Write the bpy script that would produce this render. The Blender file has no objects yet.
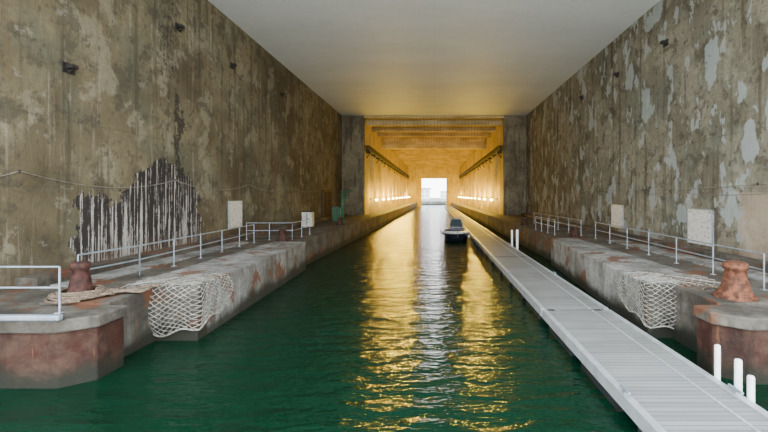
import bpy, math, random
from mathutils import Vector, Matrix
random.seed(4)
scene = bpy.context.scene

# ------------------------------------------------------------------ builder
class B:
    def __init__(s, name):
        s.name=name; s.v=[]; s.f=[]; s.m=[]; s.s=[]; s.mats=[]
    def mat(s, m):
        if m not in s.mats: s.mats.append(m)
        return s.mats.index(m)
    def add(s, vs, fs, m, smooth=False):
        o=len(s.v); s.v+= [tuple(p) for p in vs]; mi=s.mat(m)
        for f in fs:
            s.f.append([i+o for i in f]); s.m.append(mi); s.s.append(smooth)
    def box(s, x0,x1,y0,y1,z0,z1,m):
        vs=[Vector((x,y,z)) for z in (z0,z1) for y in (y0,y1) for x in (x0,x1)]
        s.add(vs,[(0,2,3,1),(4,5,7,6),(0,1,5,4),(2,6,7,3),(0,4,6,2),(1,3,7,5)],m)
    def prism(s, pts, z0, z1, m):
        n=len(pts)
        a=sum(pts[i][0]*pts[(i+1)%n][1]-pts[(i+1)%n][0]*pts[i][1] for i in range(n))
        if a<0: pts=pts[::-1]
        vs=[(x,y,z0) for x,y in pts]+[(x,y,z1) for x,y in pts]
        fs=[list(range(n))[::-1], list(range(n,2*n))]+[(i,(i+1)%n,(i+1)%n+n,i+n) for i in range(n)]
        s.add(vs,fs,m)
    def tube(s,p0,p1,r,m,n=8,r1=None,caps=True):
        p0=Vector(p0);p1=Vector(p1); r1=r if r1 is None else r1
        d=(p1-p0).normalized()
        a=d.orthogonal().normalized(); b=d.cross(a)
        vs=[]
        for p,rr in ((p0,r),(p1,r1)):
            for i in range(n):
                t=2*math.pi*i/n; vs.append(p+(a*math.cos(t)+b*math.sin(t))*rr)
        s.add(vs,[(i,(i+1)%n,(i+1)%n+n,i+n) for i in range(n)],m,True)
        if caps: s.add(vs,[list(range(n))[::-1],list(range(n,2*n))],m)
    def path(s,pts,r,m,n=6):
        for a,b in zip(pts[:-1],pts[1:]): s.tube(a,b,r,m,n)
    def lathe(s,c,prof,m,n=24):
        vs=[];k=len(prof)
        for r,z in prof:
            for i in range(n):
                t=2*math.pi*i/n; vs.append((c[0]+r*math.cos(t),c[1]+r*math.sin(t),c[2]+z))
        fs=[]
        for j in range(k-1):
            for i in range(n):
                fs.append((j*n+i,j*n+(i+1)%n,(j+1)*n+(i+1)%n,(j+1)*n+i))
        s.add(vs,fs,m,True)
        s.add([vs[i] for i in range(n)],[list(range(n))[::-1]],m)
        s.add([vs[(k-1)*n+i] for i in range(n)],[list(range(n))],m)
    def done(s, bevel=0, parent=None):
        me=bpy.data.meshes.new(s.name); me.from_pydata(s.v,[],s.f)
        for m in s.mats: me.materials.append(m)
        for p,mi,sm in zip(me.polygons,s.m,s.s): p.material_index=mi; p.use_smooth=sm
        me.update()
        ob=bpy.data.objects.new(s.name,me); scene.collection.objects.link(ob)
        if bevel:
            md=ob.modifiers.new('bevel','BEVEL'); md.width=bevel; md.segments=2; md.limit_method='ANGLE'
        if parent: ob.parent=parent
        return ob

# ------------------------------------------------------------------ node helper
class M:
    def __init__(s,name,rough=0.8,spec=0.3,metal=0.0):
        s.mat=bpy.data.materials.new(name); s.mat.use_nodes=True
        s.nt=s.mat.node_tree; s.n=s.nt.nodes; s.l=s.nt.links
        s.b=s.n['Principled BSDF']
        s.b.inputs['Roughness'].default_value=rough
        s.b.inputs['Specular IOR Level'].default_value=spec
        s.b.inputs['Metallic'].default_value=metal
        tc=s.n.new('ShaderNodeTexCoord'); s.co=tc.outputs['Object']
        sp=s.n.new('ShaderNodeSeparateXYZ'); s.l.new(s.co,sp.inputs[0]); s.x,s.y,s.z=sp.outputs
    def _in(s,sock,v):
        if isinstance(v,bpy.types.NodeSocket): s.l.new(v,sock)
        elif isinstance(v,(tuple,list)) and len(v)==3 and sock.type=='RGBA': sock.default_value=(*v,1)
        else: sock.default_value=v
    def noise(s,scale=(1,1,1),det=4,rough=0.55,off=(0,0,0),dist=0.0):
        mp=s.n.new('ShaderNodeMapping'); mp.inputs['Scale'].default_value=scale; mp.inputs['Location'].default_value=off
        s.l.new(s.co,mp.inputs[0])
        t=s.n.new('ShaderNodeTexNoise'); t.inputs['Scale'].default_value=1; t.inputs['Detail'].default_value=det; t.inputs['Roughness'].default_value=rough; t.inputs['Distortion'].default_value=dist
        s.l.new(mp.outputs[0],t.inputs['Vector']); return t.outputs['Fac']
    def math(s,op,a,b=0.0,c=0.0):
        t=s.n.new('ShaderNodeMath'); t.operation=op
        s._in(t.inputs[0],a); s._in(t.inputs[1],b)
        return t.outputs[0]
    def step(s,v,a,b,o0=0.0,o1=1.0):
        t=s.n.new('ShaderNodeMapRange'); t.interpolation_type='SMOOTHSTEP'
        s._in(t.inputs['Value'],v)
        t.inputs['From Min'].default_value=a; t.inputs['From Max'].default_value=b
        t.inputs['To Min'].default_value=o0; t.inputs['To Max'].default_value=o1
        return t.outputs[0]
    def mix(s,f,a,b,blend='MIX'):
        t=s.n.new('ShaderNodeMix'); t.data_type='RGBA'; t.blend_type=blend
        s._in(t.inputs[0],f); s._in(t.inputs[6],a); s._in(t.inputs[7],b)
        return t.outputs[2]
    def mul(s,*a):
        r=a[0]
        for q in a[1:]: r=s.math('MULTIPLY',r,q)
        return r
    def color(s,c): s._in(s.b.inputs['Base Color'],c)
    def bump(s,h,strength=0.5,dist=0.05):
        t=s.n.new('ShaderNodeBump'); t.inputs['Strength'].default_value=strength; t.inputs['Distance'].default_value=dist
        s._in(t.inputs['Height'],h); s.l.new(t.outputs[0],s.b.inputs['Normal'])

def simple(name,c,rough=0.6,metal=0.0,var=0.25,scale=3,spec=0.4):
    m=M(name,rough,spec,metal); n=m.noise((scale,)*3)
    m.color(m.mix(m.step(n,0.35,0.65),tuple(x*(1-var) for x in c),tuple(min(1,x*(1+var)) for x in c)))
    return m.mat

# ------------------------------------------------------------------ materials
def wall_mat(name,side):
    m=M(name,0.85,0.2)
    big=m.noise((1,0.13,0.16),3,0.6,(0,3.1,7.2)); med=m.noise((1,0.55,0.5),5,0.6,(0,9,1)); fine=m.noise((4,4,4),6,0.7)
    tint=m.noise((1,0.3,0.25),3,0.6,(0,61,3))
    if side=='left':
        c=m.mix(m.step(big,0.38,0.62),(0.08,0.061,0.031),(0.205,0.17,0.10))
        c=m.mix(m.step(tint,0.5,0.62,0,0.7),c,(0.11,0.115,0.075))
        c=m.mix(m.step(med,0.54,0.60,0,0.65),c,(0.28,0.25,0.17))
    else:
        c=m.mix(m.step(big,0.38,0.62),(0.135,0.125,0.088),(0.27,0.250,0.185))
        c=m.mix(m.step(tint,0.5,0.62,0,0.7),c,(0.15,0.162,0.127))
        c=m.mix(m.step(med,0.52,0.60,0,0.6),c,(0.32,0.298,0.225))
    st=m.noise((1,1.7,0.09),5,0.65,(0,2,0))
    c=m.mix(m.step(st,0.52,0.66,0,0.7),c,(0.045,0.038,0.023))
    st2=m.noise((1,3.5,0.2),4,0.65,(0,20,3))
    c=m.mix(m.step(st2,0.57,0.68,0,0.4),c,(0.36,0.33,0.26))
    rs=m.noise((1,2.4,0.12),5,0.7,(0,44,9))
    c=m.mix(m.step(rs,0.6,0.7,0,0.4),c,(0.15,0.075,0.032))
    bl=m.noise((1,0.8,0.9),6,0.7,(0,31,5))
    c=m.mix(m.step(bl,0.53,0.60,0,0.65),c,(0.052,0.047,0.034))
    bl=m.noise((1,2.3,2.0),6,0.75,(0,71,5))
    c=m.mix(m.step(bl,0.55,0.62,0,0.6),c,(0.040,0.036,0.027))
    pk=m.noise((1,1.1,1.3),6,0.72,(0,91,15))
    c=m.mix(m.step(pk,0.61,0.63,0,0.35),c,(0.32,0.31,0.26))
    c=m.mix(m.step(fine,0.3,0.7,0.0,0.45),c,(0.09,0.075,0.05))
    zz=m.math('FRACT',m.math('MULTIPLY',m.z,0.42)); ln=m.math('LESS_THAN',zz,0.014)
    c=m.mix(m.math('MULTIPLY',ln,0.3),c,(0.05,0.04,0.028))
    nj=m.noise((1,0.9,0.9),5,0.7,(0,4,4)); nja=m.math('SUBTRACT',nj,0.5)
    if side=='left':
        d=m.math('SUBTRACT',m.y,19.4); hump=m.math('MULTIPLY',m.math('MULTIPLY',d,d),-0.22)
        hump=m.math('MAXIMUM',m.math('ADD',hump,1.6),0.0)
        top=m.math('ADD',m.math('ADD',hump,4.55),m.math('MULTIPLY',nja,3.2))
        m1=m.step(m.math('SUBTRACT',top,m.z),0.0,0.06)
        yl=m.math('ADD',m.y,m.math('MULTIPLY',nja,2.6))
        m2=m.mul(m.step(yl,14.5,14.56),m.math('SUBTRACT',1.0,m.step(yl,22.2,22.3)))
        edge=m.step(m.math('ADD',m.z,m.math('MULTIPLY',nja,1.6)),1.75,1.85)
        mask=m.mul(m1,m2,edge)
        drip=m.noise((1,7.5,0.22),3,0.75,(0,1,1)); drip2=m.noise((1,5,3),5,0.8,(0,1,8))
        dd=m.math('ADD',m.math('MULTIPLY',drip,0.75),m.math('MULTIPLY',drip2,0.25))
        grad=m.math('MULTIPLY',m.math('SUBTRACT',3.7,m.z),0.018)
        dd=m.math('ADD',dd,grad)
        pc=m.mix(m.step(dd,0.505,0.56),(0.030,0.025,0.023),(0.42,0.395,0.36))
        c=m.mix(mask,c,pc)
        sd=m.math('ABSOLUTE',m.math('ADD',m.math('SUBTRACT',m.y,20.3),m.math('MULTIPLY',nja,2.6)))
        stalk=m.mul(m.math('SUBTRACT',1.0,m.step(sd,0.12,0.2)),m.math('LESS_THAN',m.z,9.6),m.math('GREATER_THAN',m.z,5.0))
        c=m.mix(m.math('MULTIPLY',stalk,0.85),c,(0.030,0.025,0.022))
        sd=m.math('ABSOLUTE',m.math('SUBTRACT',m.y,19.6))
        s2=m.mul(m.math('SUBTRACT',1.0,m.step(sd,0.5,1.0)),m.math('GREATER_THAN',m.z,10.2),m.step(drip2,0.5,0.55))
        c=m.mix(m.math('MULTIPLY',s2,0.8),c,(0.04,0.034,0.03))
    else:
        p=m.noise((1,0.5,0.36),4,0.55,(0,13,2))
        c=m.mix(m.step(p,0.58,0.60,0,0.7),c,(0.33,0.375,0.365))
        p=m.noise((1,1.2,0.55),4,0.6,(0,43,12))
        c=m.mix(m.step(p,0.59,0.61,0,0.65),c,(0.34,0.37,0.355))
        yl=m.math('ADD',m.y,m.math('MULTIPLY',nja,1.5))
        beige=m.mul(m.step(yl,15.3,15.4),m.math('SUBTRACT',1.0,m.step(yl,16.9,17.0)),m.math('LESS_THAN',m.z,4.6))
        c=m.mix(m.math('MULTIPLY',beige,0.7),c,(0.36,0.28,0.20))
    low=m.math('SUBTRACT',1.0,m.step(m.math('ADD',m.z,m.math('MULTIPLY',nja,2)),1.6,2.8))
    c=m.mix(m.math('MULTIPLY',low,0.6),c,(0.09,0.055,0.033))
    m.color(c)
    m.bump(m.math('ADD',fine,m.math('MULTIPLY',nj,1.5)),0.6,0.06)
    return m.mat

def conc(name,c1,c2,dark=(0.05,0.045,0.035),wet=True,rust=0.0,sc=0.6,rough=0.8,wl=(0.2,0.7),rc=(0.12,0.045,0.020)):
    m=M(name,rough,0.3)
    a=m.noise((sc,)*3,5,0.65); f=m.noise((5,5,5),6,0.7); v=m.noise((1.8,1.8,0.25),5,0.65,(5,5,5))
    c=m.mix(m.step(a,0.35,0.65),c1,c2)
    c=m.mix(m.step(v,0.50,0.64,0,0.65),c,dark)
    c=m.mix(m.step(f,0.35,0.75,0,0.55),c,tuple(x*0.3 for x in c1))
    if rust:
        r=m.noise((0.8,0.8,0.7),5,0.6,(8,2,3))
        c=m.mix(m.step(r,0.62-rust*0.25,0.68-rust*0.2,0,0.85),c,rc)
        r=m.noise((2.8,2.8,0.35),5,0.7,(18,2,3))
        c=m.mix(m.step(r,0.60,0.68,0,0.6),c,(0.15,0.06,0.022))
    if wet:
        n=m.math('ADD',m.z,m.math('MULTIPLY',m.math('SUBTRACT',a,0.5),0.9))
        w=m.math('SUBTRACT',1.0,m.step(n,*wl))
        c=m.mix(m.math('MULTIPLY',w,0.93),c,(0.013,0.015,0.009))
    m.color(c); m.bump(m.math('ADD',f,a),0.6,0.05)
    return m.mat

mat_wl=wall_mat('stained_concrete_left','left'); mat_wr=wall_mat('stained_concrete_right','right')
mat_dock=conc('dock_concrete',(0.055,0.047,0.036),(0.145,0.13,0.105),rust=0.35)
mat_dockfar=conc('dock_concrete_inner',(0.12,0.11,0.09),(0.20,0.185,0.15),rust=0.1)
mat_white=conc('whitewashed_concrete',(0.16,0.155,0.14),(0.34,0.335,0.315),dark=(0.07,0.06,0.045),rust=0.32)
mat_rustc=conc('rusty_block_concrete',(0.040,0.011,0.006),(0.07,0.038,0.025),dark=(0.010,0.006,0.004),rust=0.15,sc=1.8,wl=(0.15,0.65),rc=(0.10,0.026,0.010))
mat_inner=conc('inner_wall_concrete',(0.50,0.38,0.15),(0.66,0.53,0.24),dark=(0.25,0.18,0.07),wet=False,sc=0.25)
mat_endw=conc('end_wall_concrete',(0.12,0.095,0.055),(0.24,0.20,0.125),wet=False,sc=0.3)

m=M('painted_ceiling',0.55,0.25)
a=m.noise((0.12,0.3,1),4,0.6); f=m.noise((2,2,2),5,0.6)
c=m.mix(m.step(a,0.3,0.7),(0.80,0.84,0.84),(0.87,0.91,0.91))
jl=m.math('LESS_THAN',m.math('FRACT',m.math('MULTIPLY',m.y,0.11)),0.006)
jx=m.math('LESS_THAN',m.math('FRACT',m.math('MULTIPLY',m.x,0.23)),0.008)
c=m.mix(m.math('MULTIPLY',m.math('MAXIMUM',jl,jx),0.15),c,(0.4,0.38,0.34))
c=m.mix(m.step(f,0.4,0.8,0,0.12),c,(0.5,0.5,0.46)); m.color(c)
m.bump(m.noise((0.4,0.4,0.4),3),0.2,0.1)
mat_ceil=m.mat
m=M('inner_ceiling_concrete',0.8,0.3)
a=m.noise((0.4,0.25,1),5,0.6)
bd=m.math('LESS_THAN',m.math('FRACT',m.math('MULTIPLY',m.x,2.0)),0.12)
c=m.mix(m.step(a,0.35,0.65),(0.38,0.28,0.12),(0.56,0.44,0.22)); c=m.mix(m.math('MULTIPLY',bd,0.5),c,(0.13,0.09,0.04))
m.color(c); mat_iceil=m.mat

# water
m=M('harbour_water',0.08,0.45)
m.b.inputs['IOR'].default_value=1.33
a=m.noise((0.05,0.05,1),3)
m.color(m.mix(m.step(a,0.3,0.7),(0.0004,0.0150,0.0066),(0.0008,0.021,0.0098)))
w1=m.noise((0.8,2.2,1),3,0.5,(0,0,0),0.4); w2=m.noise((3.0,7.0,1),3,0.55,(3,3,0),0.3); w3=m.noise((0.2,0.45,1),2,0.5,(9,1,0))
h=m.math('ADD',m.math('ADD',w1,m.math('MULTIPLY',w2,0.26)),m.math('MULTIPLY',w3,0.9))
m.bump(h,1.0,0.145)
mat_water=m.mat

mat_galv=simple('galvanised_steel',(0.30,0.35,0.40),0.45,0.5,0.15)
mat_dark=simple('dark_steel',(0.025,0.022,0.02),0.6,0.3)
mat_cable=simple('cable_sheath',(0.20,0.18,0.14),0.7)
mat_rust=simple('rusted_iron',(0.045,0.016,0.011),0.8,0.1,0.5,7)
mat_rust2=simple('rusted_iron_light',(0.12,0.042,0.020),0.8,0.1,0.5,7)
mat_alu=simple('aluminium_edge',(0.42,0.44,0.44),0.4,0.35,0.1)
mat_pvc=simple('white_plastic',(0.8,0.82,0.83),0.35,0,0.05)
mat_rope=simple('rope_fibre',(0.15,0.11,0.075),0.9,0,0.4,20)
mat_net=simple('net_twine',(0.31,0.30,0.26),0.9,0,0.4,8)
mat_black=simple('black_rubber',(0.015,0.016,0.018),0.5)
mat_navy=simple('boat_hull_paint',(0.012,0.016,0.025),0.25)
mat_boatw=simple('boat_white_gelcoat',(0.75,0.76,0.76),0.25,0,0.05)
mat_green=simple('green_painted_steel',(0.02,0.085,0.04),0.5)
mat_cab=simple('cabinet_paint',(0.45,0.45,0.42),0.5)
m=M('windscreen_plastic',0.1,0.5); m.color((0.03,0.05,0.06)); mat_glass=m.mat
m=M('information_sign_face',0.5,0.4)
n=m.noise((1,5,9),2); st=m.noise((1,2,2),4,.7,(3,3,3))
c=m.mix(m.step(n,0.56,0.6,0,0.55),(0.60,0.59,0.54),(0.26,0.21,0.17)); c=m.mix(m.step(st,0.5,0.7,0,0.3),c,(0.3,0.24,0.17)); m.color(c); mat_sign=m.mat
m=M('pontoon_decking',0.6,0.35)
pl=m.math('LESS_THAN',m.math('FRACT',m.math('MULTIPLY',m.y,6.5)),0.16)
pn=m.noise((0.3,6.5,1),2,0.5); wn=m.noise((0.6,0.3,1),4)
c=m.mix(m.step(pn,0.3,0.7),(0.185,0.185,0.18),(0.26,0.26,0.25)); c=m.mix(m.step(wn,0.4,0.7,0,0.5),c,(0.14,0.135,0.12))
c=m.mix(m.math('MULTIPLY',pl,0.65),c,(0.06,0.06,0.06)); m.color(c); mat_deck=m.mat
m=M('lamp_lens',0.4); m.color((0.9,0.7,0.3)); m.b.inputs['Emission Color'].default_value=(1,0.70,0.2,1); m.b.inputs['Emission Strength'].default_value=60; mat_lens=m.mat
m=M('building_facade',0.8)
gx=m.math('LESS_THAN',m.math('FRACT',m.math('MULTIPLY',m.x,0.35)),0.45); gz=m.math('LESS_THAN',m.math('FRACT',m.math('MULTIPLY',m.z,0.33)),0.5)
m.color(m.mix(m.mul(gx,gz),(0.8,0.8,0.8),(0.35,0.4,0.45))); mat_fac=m.mat

# ------------------------------------------------------------------ room shell
H=15.7; YE=56.5; YF=150.0; XW=13.0; XI=9.9
b=B('wall_left'); b.box(-XW-3,-XW,6,YE,-4,H+1,mat_wl); b.done()
b=B('wall_right'); b.box(XW,XW+3,6,YE,-4,H+1,mat_wr); b.done()
b=B('ceiling'); b.box(-XW,XW,6,YE,H,H+2.5,mat_ceil); b.done()
tn=1
for sgn,nm in((-1,'left'),(1,'right')):
    b=B('wall_inner_'+nm)
    x0,x1=sorted((sgn*XI,sgn*(XW+3)))
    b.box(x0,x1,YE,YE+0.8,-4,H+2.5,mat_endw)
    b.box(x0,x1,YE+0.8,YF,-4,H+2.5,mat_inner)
    b.done()
    b=B('trim_%d'%tn); tn+=1
    for k in range(10):
        y=YE+6+k*9.2
        xa,xb=sorted((sgn*XI,sgn*(XI-0.35)))
        b.box(xa,xb,y,y+0.9,1.65,10.6,mat_inner)
    b.done()
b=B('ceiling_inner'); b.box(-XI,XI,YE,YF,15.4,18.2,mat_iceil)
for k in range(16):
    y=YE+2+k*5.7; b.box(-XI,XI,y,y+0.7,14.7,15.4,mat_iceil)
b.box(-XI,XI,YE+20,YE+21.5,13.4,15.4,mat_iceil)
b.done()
b=B('wall_back')
b.box(-XW-3,-4.7,YF,YF+3,-4,18.2,mat_inner); b.box(4.7,XW+3,YF,YF+3,-4,18.2,mat_inner); b.box(-4.7,4.7,YF,YF+3,10.8,18.2,mat_inner)
b.done()

b=B('water_floor'); b.add([(-250,-14,0),(250,-14,0),(250,420,0),(-250,420,0)],[(0,1,2,3)],mat_water); b.done()  # plane stops short behind the camera so light from below reaches the ceiling

for sgn in(-1,1):
    b=B('crane_rail_beam')
    for z0,z1,w in((10.85,10.97,0.55),(11.5,11.62,0.55)):
        xa,xb=sorted((sgn*(XI-0.1),sgn*(XI-0.1-w))); b.box(xa,xb,YE+1,YF-0.05,z0,z1,mat_dark)
    xa,xb=sorted((sgn*(XI-0.3),sgn*(XI-0.42))); b.box(xa,xb,YE+1,YF-0.05,10.97,11.5,mat_dark)
    for k in range(19):
        y=YE+2+k*4.9
        xa,xb=sorted((sgn*XI,sgn*(XI-0.6))); b.box(xa,xb,y,y+0.25,10.6,10.86,mat_dark)
        b.tube((sgn*(XI-0.02),y+.12,9.9),(sgn*(XI-0.55),y+.12,10.7),0.08,mat_dark,6)
    b.done()

# ------------------------------------------------------------------ docks
ZD=1.65; XQ=12.995
b=B('quay_step_left'); b.box(-XQ,-8.6,10.6,12.35,-4,ZD,mat_dock); b.done()
b=B('quay_walkway_left'); b.box(-XQ,-9.7,12.35,24.2,-4,ZD,mat_dock); b.done()
b=B('quay_left'); b.prism([(-XQ,24.2),(-8.2,24.2),(-7.6,YE-.01),(-XQ,YE-.01)],-4,ZD,mat_dock); b.done()
b=B('trim_3'); b.box(-XQ,-12.3,12.4,YE-.01,ZD,ZD+0.28,mat_dock); b.done()
b=B('walkway_slab'); b.box(-11.9,-11.0,12.4,24,ZD,ZD+0.06,mat_white); b.done()
b=B('quay_inner_left'); b.prism([(-XI+.01,YE),(-7.6,YE),(-6.5,YF-.01),(-XI+.01,YF-.01)],-4,ZD,mat_dockfar); b.done()
b=B('mooring_block_left')
b.prism([(-12.99,9.3),(-8.75,9.3),(-8.2,9.75),(-8.2,10.6),(-12.99,10.6)],-4,1.3,mat_rustc)
b.prism([(-12.99,9.2),(-8.7,9.2),(-8.1,9.68),(-8.1,10.59),(-12.99,10.59)],1.3,1.6,mat_dock)
b.box(-12.9,-8.6,9.15,9.3,1.6,1.74,mat_galv)
b.box(-10.62,-10.5,9.24,9.32,-1,1.3,mat_dark)
b.done(0.04)
b=B('concrete_jetty_block_left')
b.prism([(-9.7,12.35),(-7.3,12.35),(-7.33,12.9),(-9.7,12.9)],-4,ZD+0.03,mat_dock)
b.prism([(-9.7,12.9),(-7.33,12.9),(-7.75,24.2),(-9.7,24.2)],-4,ZD+0.03,mat_white)
b.done(0.03)
b=B('quay_step_right'); b.box(7.5,XQ,10.6,12.6,-4,ZD,mat_dock); b.done()
b=B('quay_walkway_right'); b.box(9.3,XQ,12.6,26,-4,ZD,mat_dock); b.done()
b=B('quay_right'); b.prism([(XQ,26),(8.0,26),(7.6,YE-.01),(XQ,YE-.01)],-4,ZD,mat_dock); b.done()
b=B('trim_4'); b.box(12.3,XQ,12.65,YE-.01,ZD,ZD+0.28,mat_dock); b.done()
b=B('walkway_slab'); b.box(10.8,11.9,12.65,25,ZD,ZD+0.06,mat_white); b.done()
b=B('quay_inner_right'); b.prism([(XI-.01,YE),(7.6,YE),(6.5,YF-.01),(XI-.01,YF-.01)],-4,ZD,mat_dockfar); b.done()
b=B('mooring_block_right')
b.prism([(12.99,9.5),(7.5,9.5),(6.95,10.0),(6.95,10.6),(12.99,10.6)],-4,1.3,mat_rustc)
b.prism([(12.99,9.4),(7.45,9.4),(6.85,9.9),(6.85,10.59),(12.99,10.59)],1.3,1.6,mat_dock)
b.done(0.04)
b=B('concrete_jetty_block_right')
b.prism([(9.3,12.6),(6.75,12.6),(6.79,13.2),(9.3,13.2)],-4,ZD+0.03,mat_dock)
b.prism([(9.3,13.2),(6.79,13.2),(7.6,26),(9.3,26)],-4,ZD+0.03,mat_white)
b.done(0.03)

# ------------------------------------------------------------------ net
def net(name,xin,xcor,ys,sgn,zb):
    b=B(name)
    L1=abs(xin-xcor); L=L1+1.9
    def P(u,v):
        s=u*L; sag=0.10*math.sin(u*9)+0.07*math.sin(u*23+1)
        if s<L1: px=xin+(xcor-xin)*(s/L1); py=ys; inn=Vector((0,1,0)); out=Vector((0,-1,0))
        else: px=xcor+(s-L1)*0.05*sgn; py=ys+(s-L1); inn=Vector((sgn,0,0)); out=Vector((-sgn,0,0))
        p=Vector((px,py,ZD+0.06))
        if v<0.28: return p+inn*((0.28-v)*4.4)+Vector((0,0,0.02*math.sin(u*30+v*20)))
        w=(v-0.28)/0.72
        drop=w*(ZD-zb)*(0.75+0.3*math.sin(math.pi*min(1,u*1.25)))
        return p+out*(0.06+0.22*math.sin(math.pi*w)*(0.6+0.4*math.sin(u*7)))-Vector((0,0,drop+sag*w))
    nu,nv=36,26
    g=[[P((i+random.uniform(-.2,.2))/nu,(j+random.uniform(-.15,.15)*(0<j<nv))/nv) for j in range(nv+1)] for i in range(nu+1)]
    for i in range(nu):
        for j in range(nv):
            if (i+j)%2==0: b.tube(g[i][j],g[i+1][j+1],0.011,mat_net,3,caps=False)
            else: b.tube(g[i+1][j],g[i][j+1],0.011,mat_net,3,caps=False)
    b.path([P(i/nu,1.0) for i in range(nu+1)],0.024,mat_net,5)
    b.path([P(i/nu,0.0) for i in range(nu+1)],0.022,mat_rope,5)
    b.done()
net('safety_net',-9.6,-7.3,12.32,-1,0.25)
net('safety_net',9.2,6.75,12.57,1,0.25)

# ------------------------------------------------------------------ bollards
def bollard(name,c,r,h,mat):
    b=B(name)
    b.lathe(c,[(r*1.05,0),(r*1.05,.06*h),(r*.86,.10*h),(r*.72,.25*h),(r*.58,.55*h),(r*.50,.76*h),(r*.60,.80*h),(r*.62,.86*h),(r*.60,.95*h),(r*.45,.99*h),(r*.1,h)],mat)
    for i in range(6):
        t=i*math.pi/3; b.tube((c[0]+r*.93*math.cos(t),c[1]+r*.93*math.sin(t),c[2]+.05*h),(c[0]+r*.93*math.cos(t),c[1]+r*.93*math.sin(t),c[2]+.12*h),.04*h,mat,6)
    b.done()
bollard('mooring_bollard',(8.4,11.15,ZD),0.50,1.0,mat_rust2)
bollard('mooring_bollard',(-9.85,11.15,ZD),0.38,1.0,mat_rust)
bollard('mooring_bollard',(-9.4,24.8,ZD),0.35,0.7,mat_rust)
bollard('mooring_bollard',(9.7,27.5,ZD),0.35,0.7,mat_rust)
bollard('mooring_bollard',(8.6,38,ZD),0.4,0.7,mat_rust)
bollard('mooring_bollard',(-8.9,38,ZD),0.4,0.7,mat_rust)

b=B('mooring_rope')
pts=[]
for k in range(110):
    t=k*0.28; r=0.44+0.04*math.sin(k*.9)+k*0.003
    pts.append((-9.85+r*math.cos(t),11.15+r*math.sin(t)*.95,ZD+0.04+0.0018*(110-k)))
b.path(pts,0.035,mat_rope)
for o in(0,.15,.3,.45):
    pts=[(-9.4+1.0*t+0.14*math.sin(9*t+o*9),11.0+o+.7*t,ZD+0.05+0.06*abs(math.sin(8*t+o))) for t in [i/20 for i in range(21)]]
    b.path(pts,0.045,mat_rope)
b.done()
b=B('mooring_rope')
pts=[(8.0+0.9*t+.1*math.sin(10*t),11.9+.4*math.sin(4*t),ZD+0.05) for t in [i/24 for i in range(25)]]
b.path(pts,0.035,mat_rope); b.done()

# ------------------------------------------------------------------ railings
def railing(name,pts,every,h=1.08,z=ZD,mid=(0.55,),r=0.024):
    b=B(name)
    for a,c in zip(pts[:-1],pts[1:]):
        a=Vector((*a,z));c=Vector((*c,z)); L=(c-a).length; n=max(1,round(L/every))
        for i in range(n+1):
            p=a.lerp(c,i/n); b.tube(p,p+Vector((0,0,h)),r,mat_galv)
            b.box(p.x-.07,p.x+.07,p.y-.07,p.y+.07,z,z+.02,mat_galv)
        for q in (h,)+tuple(h*k for k in mid):
            b.tube(a+Vector((0,0,q)),c+Vector((0,0,q)),r,mat_galv)
    b.done()
railing('guard_railing',[(-12.5,9.35),(-8.75,9.35)],1.75,z=1.74)
railing('guard_railing',[(-10.5,11.8),(-10.3,14),(-10.8,24)],2.2)
railing('guard_railing',[(-11.9,25.4),(-9.0,25.4),(-9.0,29)],1.5)
railing('guard_railing',[(12.0,9.55),(9.2,9.55)],1.6,z=1.6)
railing('guard_railing',[(9.9,12.0),(10.5,26)],2.2)
railing('guard_railing',[(10.3,28),(10.0,40)],2.4)
railing('guard_railing',[(8.6,28.5),(8.4,33)],1.5)

# ------------------------------------------------------------------ wall fittings
def bracket(x,y,z):
    s=-1 if x<0 else 1
    b=B('wall_bracket')
    xa,xb=sorted((s*XW,s*(XW-0.05))); b.box(xa,xb,y-.22,y+.22,z-.18,z+.18,mat_dark)
    xa,xb=sorted((s*XW,s*(XW-0.28))); b.box(xa,xb,y-.12,y+.12,z-.02,z+.12,mat_dark)
    b.tube((s*XW,y,z-.16),(s*(XW-.22),y,z),.04,mat_dark,6)
    b.done()
for y,z in((20.3,13.0),(25.7,12.8),(14.2,9.0),(34,13)): bracket(-XW,y,z)
for y,z in((22.4,13.0),(28.3,13.0),(35,13)): bracket(XW,y,z)

def sign(s,y,z,w,h):
    b=B('information_sign')
    xa,xb=sorted((s*XW,s*(XW-.06)))
    b.box(xa,xb,y-w/2,y+w/2,z-h/2,z+h/2,mat_sign)
    for dy,dz,lw,lh in((0,h/2,w/2+.02,.02),(0,-h/2,w/2+.02,.02),(w/2,0,.02,h/2),(-w/2,0,.02,h/2)):
        xc,xd=sorted((s*XW,s*(XW-.08))); b.box(xc,xd,y+dy-lw,y+dy+lw,z+dz-lh,z+dz+lh,mat_galv)
    for dy,dz in((-w*.42,h*.42),(w*.42,h*.42),(-w*.42,-h*.42),(w*.42,-h*.42)):
        b.tube((s*(XW-.06),y+dy,z+dz),(s*(XW-.085),y+dy,z+dz),.03,mat_dark,8)
    b.done()
sign(1,19.5,2.95,1.8,1.7); sign(1,28.3,3.0,1.7,1.6); sign(-1,26.1,3.25,1.7,1.7)

def cable(x,ys,z,sag):
    b=B('wall_cable'); s=-1 if x<0 else 1
    pts=[]
    for a,c in zip(ys[:-1],ys[1:]):
        for i in range(12):
            t=i/12; pts.append((x-s*0.05,a+(c-a)*t,z-sag*4*t*(1-t)))
        xa,xb=sorted((x,x-s*.08)); b.box(xa,xb,a-.02,a+.02,z-.04,z+.04,mat_dark)
    b.path(pts,0.014,mat_cable,5); b.done()
cable(-XW,[8,12.5,20,28,36,46],5.25,0.45)
cable(XW,[8,14,22,30,38,46],4.7,0.2)
cable(XW,[8,16,24,32,40],4.95,0.12)

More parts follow.
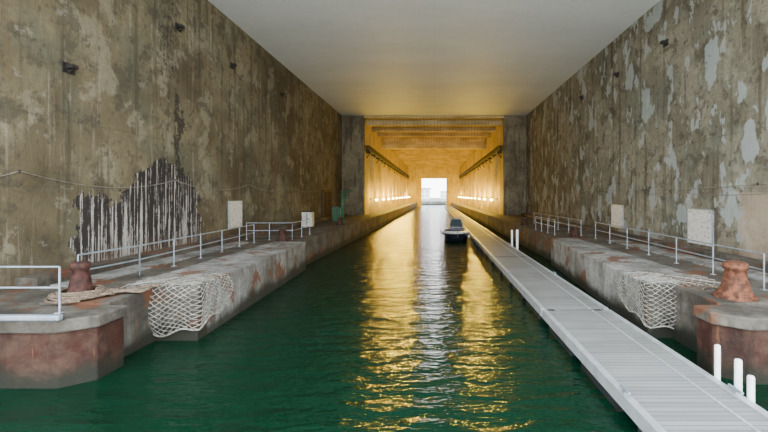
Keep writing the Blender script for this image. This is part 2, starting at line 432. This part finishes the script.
b=B('door_1'); b.box(-XW,-XW+.1,46.5,50,ZD+.28,4.9,mat_rust)
b.box(-XW,-XW+.18,46.3,46.5,ZD+.28,5.1,mat_dark); b.box(-XW,-XW+.18,50,50.2,ZD+.28,5.1,mat_dark); b.box(-XW,-XW+.18,46.3,50.2,4.9,5.1,mat_dark)
b.box(-XW+.1,-XW+.14,48.2,48.28,ZD+.28,4.9,mat_dark); b.done()
b=B('jib_post'); c=(-9.6,42,ZD)
b.lathe(c,[(.45,0),(.45,.1),(.2,.15),(.16,3.2),(.2,3.25),(.05,3.35)],mat_green,12)
b.tube((c[0],c[1],ZD+3),(c[0]+1.1,c[1]-.3,ZD+3.4),.07,mat_green); b.tube((c[0],c[1],ZD+1.9),(c[0]+.8,c[1]-.2,ZD+3.25),.05,mat_green); b.done()
def cabinet(x,y,w,h,mt):
    b=B('dock_cabinet'); b.box(x,x+w,y,y+.7,ZD,ZD+h,mt); b.box(x-.05,x+w+.05,y-.05,y+.75,ZD+h,ZD+h+.08,mat_dark)
    b.box(x+w/2-.02,x+w/2+.02,y-.02,y,ZD+.1,ZD+h-.1,mat_dark); b.box(x+w/2+.06,x+w/2+.1,y-.05,y,ZD+h*.5,ZD+h*.6,mat_dark); b.done()
cabinet(-11.2,44,.9,1.5,mat_green); cabinet(-11.9,36,.9,1.3,mat_cab)

# ------------------------------------------------------------------ pontoon
b=B('floating_pontoon')
y=2.0
while y<138:
    y1=y+11.85
    b.box(3.9,5.95,y,y1,0.42,0.5,mat_deck)
    b.box(3.74,3.9,y,y1,0.26,0.535,mat_alu); b.box(5.95,6.11,y,y1,0.26,0.535,mat_alu)
    b.box(5.45,5.51,y,y1,0.5,0.515,mat_alu)
    for k in range(4):
        yy=y+.5+k*2.9; b.box(3.82,6.03,yy,yy+2.1,-0.35,0.26,mat_black)
    b.box(4.0,4.2,y1-.02,y1+.17,.44,.5,mat_dark); b.box(5.6,5.8,y1-.02,y1+.17,.44,.5,mat_dark)
    for xx in (3.82,6.03):
        yy=y+6; b.box(xx-.03,xx+.03,yy-.05,yy+.05,.535,.6,mat_galv); b.tube((xx,yy-.18,.62),(xx,yy+.18,.62),.03,mat_galv)
    y=y1+.15
b.done()
for x,y,zt,r in((6.2,8.75,1.22,.06),(6.2,8.15,1.15,.07),(6.22,7.85,.95,.065),(6.24,30,1.9,.09),(6.24,32,1.7,.09)):
    b=B('mooring_post'); b.lathe((x,y,-3.0),[(r,0),(r,zt+3-.03),(r*.8,zt+3),(r*.1,zt+3.01)],mat_pvc,14)
    b.done()

# ------------------------------------------------------------------ boat
b=B('motor_boat')
bx,by,L=2.22,37.5,6.0
st=[]
ns=14; BW=1.4
for i in range(ns+1):
    t=i/ns; w=BW*(1-(1-min(1,t/0.6))**2.6)*(1-0.12*max(0,(t-.75)/.25))+0.03
    zs=1.05-0.28*min(1,t*1.3); zk=-0.3+0.75*max(0,1-t*3.2)**1.5
    st.append((by+L*t,w,zs,zk))
def ring(y,w,zs,zk): 
    zc=max(zk+.12,0.05+0.35*(zk+.3))
    return [(-w,zs),(-w*1.0,zs-.2),(-w*.82,zc),(0,zk),(w*.82,zc),(w,zs-.2),(w,zs)]
vs=[];k=7
for s_ in st:
    for X,Z in ring(*s_): vs.append((bx+X,s_[0],Z))
band=[];hull=[]
for i in range(ns):
    for j in range(k-1):
        f=(i*k+j,(i)*k+j+1,(i+1)*k+j+1,(i+1)*k+j)
        (band if j in(0,5) else hull).append(f)
b.add(vs,band,mat_boatw); b.add(vs,hull,mat_navy,True)
b.add(vs,[[ns*k+j for j in range(k)]],mat_navy); b.add(vs,[[j for j in range(k)][::-1]],mat_navy)
for i in range(ns):
    y0,w0,z0,_=st[i]; y1,w1,z1,_=st[i+1]
    if i<5: b.add([(bx-w0,y0,z0),(bx+w0,y0,z0),(bx+w1,y1,z1),(bx-w1,y1,z1)],[(0,1,2,3)],mat_boatw)
    else:
        for s in(-1,1):
            b.add([(bx+s*w0,y0,z0),(bx+s*(w0-.2),y0,z0),(bx+s*(w1-.2),y1,z1),(bx+s*w1,y1,z1),(bx+s*(w0-.2),y0,.3),(bx+s*(w1-.2),y1,.3)],[(0,1,2,3),(1,4,5,2)],mat_boatw)
        b.add([(bx-w0+.2,y0,.3),(bx+w0-.2,y0,.3),(bx+w1-.2,y1,.3),(bx-w1+.2,y1,.3)],[(0,1,2,3)],mat_boatw)
y5,w5,z5,_=st[5]; b.add([(bx-w5,y5,z5),(bx+w5,y5,z5),(bx+w5,y5,.3),(bx-w5,y5,.3)],[(0,1,2,3)],mat_boatw)
for s in(-1,1): b.path([(bx+s*(q[1]+.02),q[0],q[2]-.24) for q in st],.04,mat_black,6)
b.box(bx-.6,bx+.6,by+2.7,by+3.5,.3,1.45,mat_navy)
b.add([(bx-.65,by+2.65,1.4),(bx+.65,by+2.65,1.4),(bx+.5,by+3.05,2.05),(bx-.5,by+3.05,2.05)],[(0,1,2,3)],mat_glass)
b.path([(bx-.65,by+2.65,1.4),(bx-.5,by+3.05,2.07),(bx+.5,by+3.05,2.07),(bx+.65,by+2.65,1.4)],.03,mat_galv)
b.box(bx-.45,bx+.45,by+4.0,by+4.4,.3,1.0,mat_black); b.box(bx-.45,bx+.45,by+4.4,by+4.5,.9,1.35,mat_black)
b.path([(bx-.95,by+5.0,.7),(bx-.85,by+5,2.1),(bx+.85,by+5,2.1),(bx+.95,by+5,.7)],.04,mat_galv)
b.path([(bx-.95,by+1.4,1),(bx-.75,by+.8,1.35),(bx,by+.15,1.45),(bx+.75,by+.8,1.35),(bx+.95,by+1.4,1)],.025,mat_galv)
b.box(bx-.24,bx+.24,by+6.0,by+6.55,.75,1.45,mat_black); b.box(bx-.1,bx+.1,by+6.1,by+6.35,-.5,.8,mat_black)
for yy in(1.8,3.6,5.2): b.lathe((bx-1.5,by+yy,.25),[(.02,0),(.07,.08),(.09,.3),(.07,.5),(.02,.58)],mat_boatw,10)
b.path([(bx+.5,by+.7,1.0),(3.1,by+.3,.7),(3.8,by-.2,.6)],.02,mat_rope)
b.done()

# ------------------------------------------------------------------ lamps
def lamp(s,y,z,power):
    b=B('wall_lamp')
    xw=s*XI
    xa,xb=sorted((xw,xw-s*.12)); b.box(xa,xb,y-.15,y+.15,z-.15,z+.15,mat_dark)
    b.tube((xw-s*.1,y,z),(xw-s*1.0,y,z+.05),.04,mat_dark)
    b.lathe((xw-s*1.0,y,z),[(.3,0),(.3,.06),(.12,.16),(.03,.2)],mat_dark,12)
    b.lathe((xw-s*1.0,y,z-.32),[(.05,0),(.17,.06),(.22,.18),(.2,.32)],mat_lens,12)
    o=b.done()
    l=bpy.data.lights.new('lamp_light','POINT'); l.energy=power; l.color=(1,0.62,0.05); l.shadow_soft_size=.3
    lo=bpy.data.objects.new('lamp_light',l); lo.location=(xw-s*1.4,y,z+.5); scene.collection.objects.link(lo); lo.parent=o
for k in range(11):
    for s in(-1,1): lamp(s,YE+5.5+k*8.3,3.9,(700 if k==0 else 1300 if k==1 else 1900))

# ------------------------------------------------------------------ outside, beyond far door
b=B('far_quay'); b.box(-200,200,185,420,-1,1.6,mat_white); b.done()
b=B('harbour_building'); b.box(-30,-3,290,310,1.6,9,mat_fac); b.box(-31,-2,289,311,9,9.6,mat_galv); b.box(5,40,300,320,1.6,7,mat_fac)
b.prism([(5,300),(40,300),(40,320),(5,320)],7,7.5,mat_galv); b.done()

# ------------------------------------------------------------------ world
w=bpy.data.worlds.new('overcast_sky_and_fill'); scene.world=w; w.use_nodes=True
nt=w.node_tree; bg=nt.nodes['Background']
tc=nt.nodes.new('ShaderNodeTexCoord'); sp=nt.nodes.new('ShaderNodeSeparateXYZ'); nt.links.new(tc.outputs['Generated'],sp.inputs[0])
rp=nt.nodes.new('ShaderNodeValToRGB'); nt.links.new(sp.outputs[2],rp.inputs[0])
rp.color_ramp.elements[0].position=0.0; rp.color_ramp.elements[0].color=(0.95,0.98,0.99,1)  # below the horizon this bright haze is added fill for the ceiling
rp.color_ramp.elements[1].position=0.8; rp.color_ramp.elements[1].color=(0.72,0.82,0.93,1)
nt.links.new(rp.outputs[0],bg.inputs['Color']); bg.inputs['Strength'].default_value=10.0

sl=bpy.data.lights.new('sun','SUN'); sl.energy=0.8; sl.angle=math.radians(60); sl.color=(1,0.98,0.95)
so=bpy.data.objects.new('sun',sl); scene.collection.objects.link(so)
so.rotation_euler=Vector((0.0,1,-0.25)).to_track_quat('-Z','Y').to_euler()

# ------------------------------------------------------------------ camera
cd=bpy.data.cameras.new('camera'); cam=bpy.data.objects.new('camera',cd); scene.collection.objects.link(cam)
cam.location=(0,0,4.5); cam.rotation_euler=(math.radians(90),0,0)
cd.sensor_width=36; cd.lens=36*400/768
cd.shift_x=-(434-384)/768; cd.shift_y=-(216-195)/768; cd.clip_end=2000
scene.camera=cam
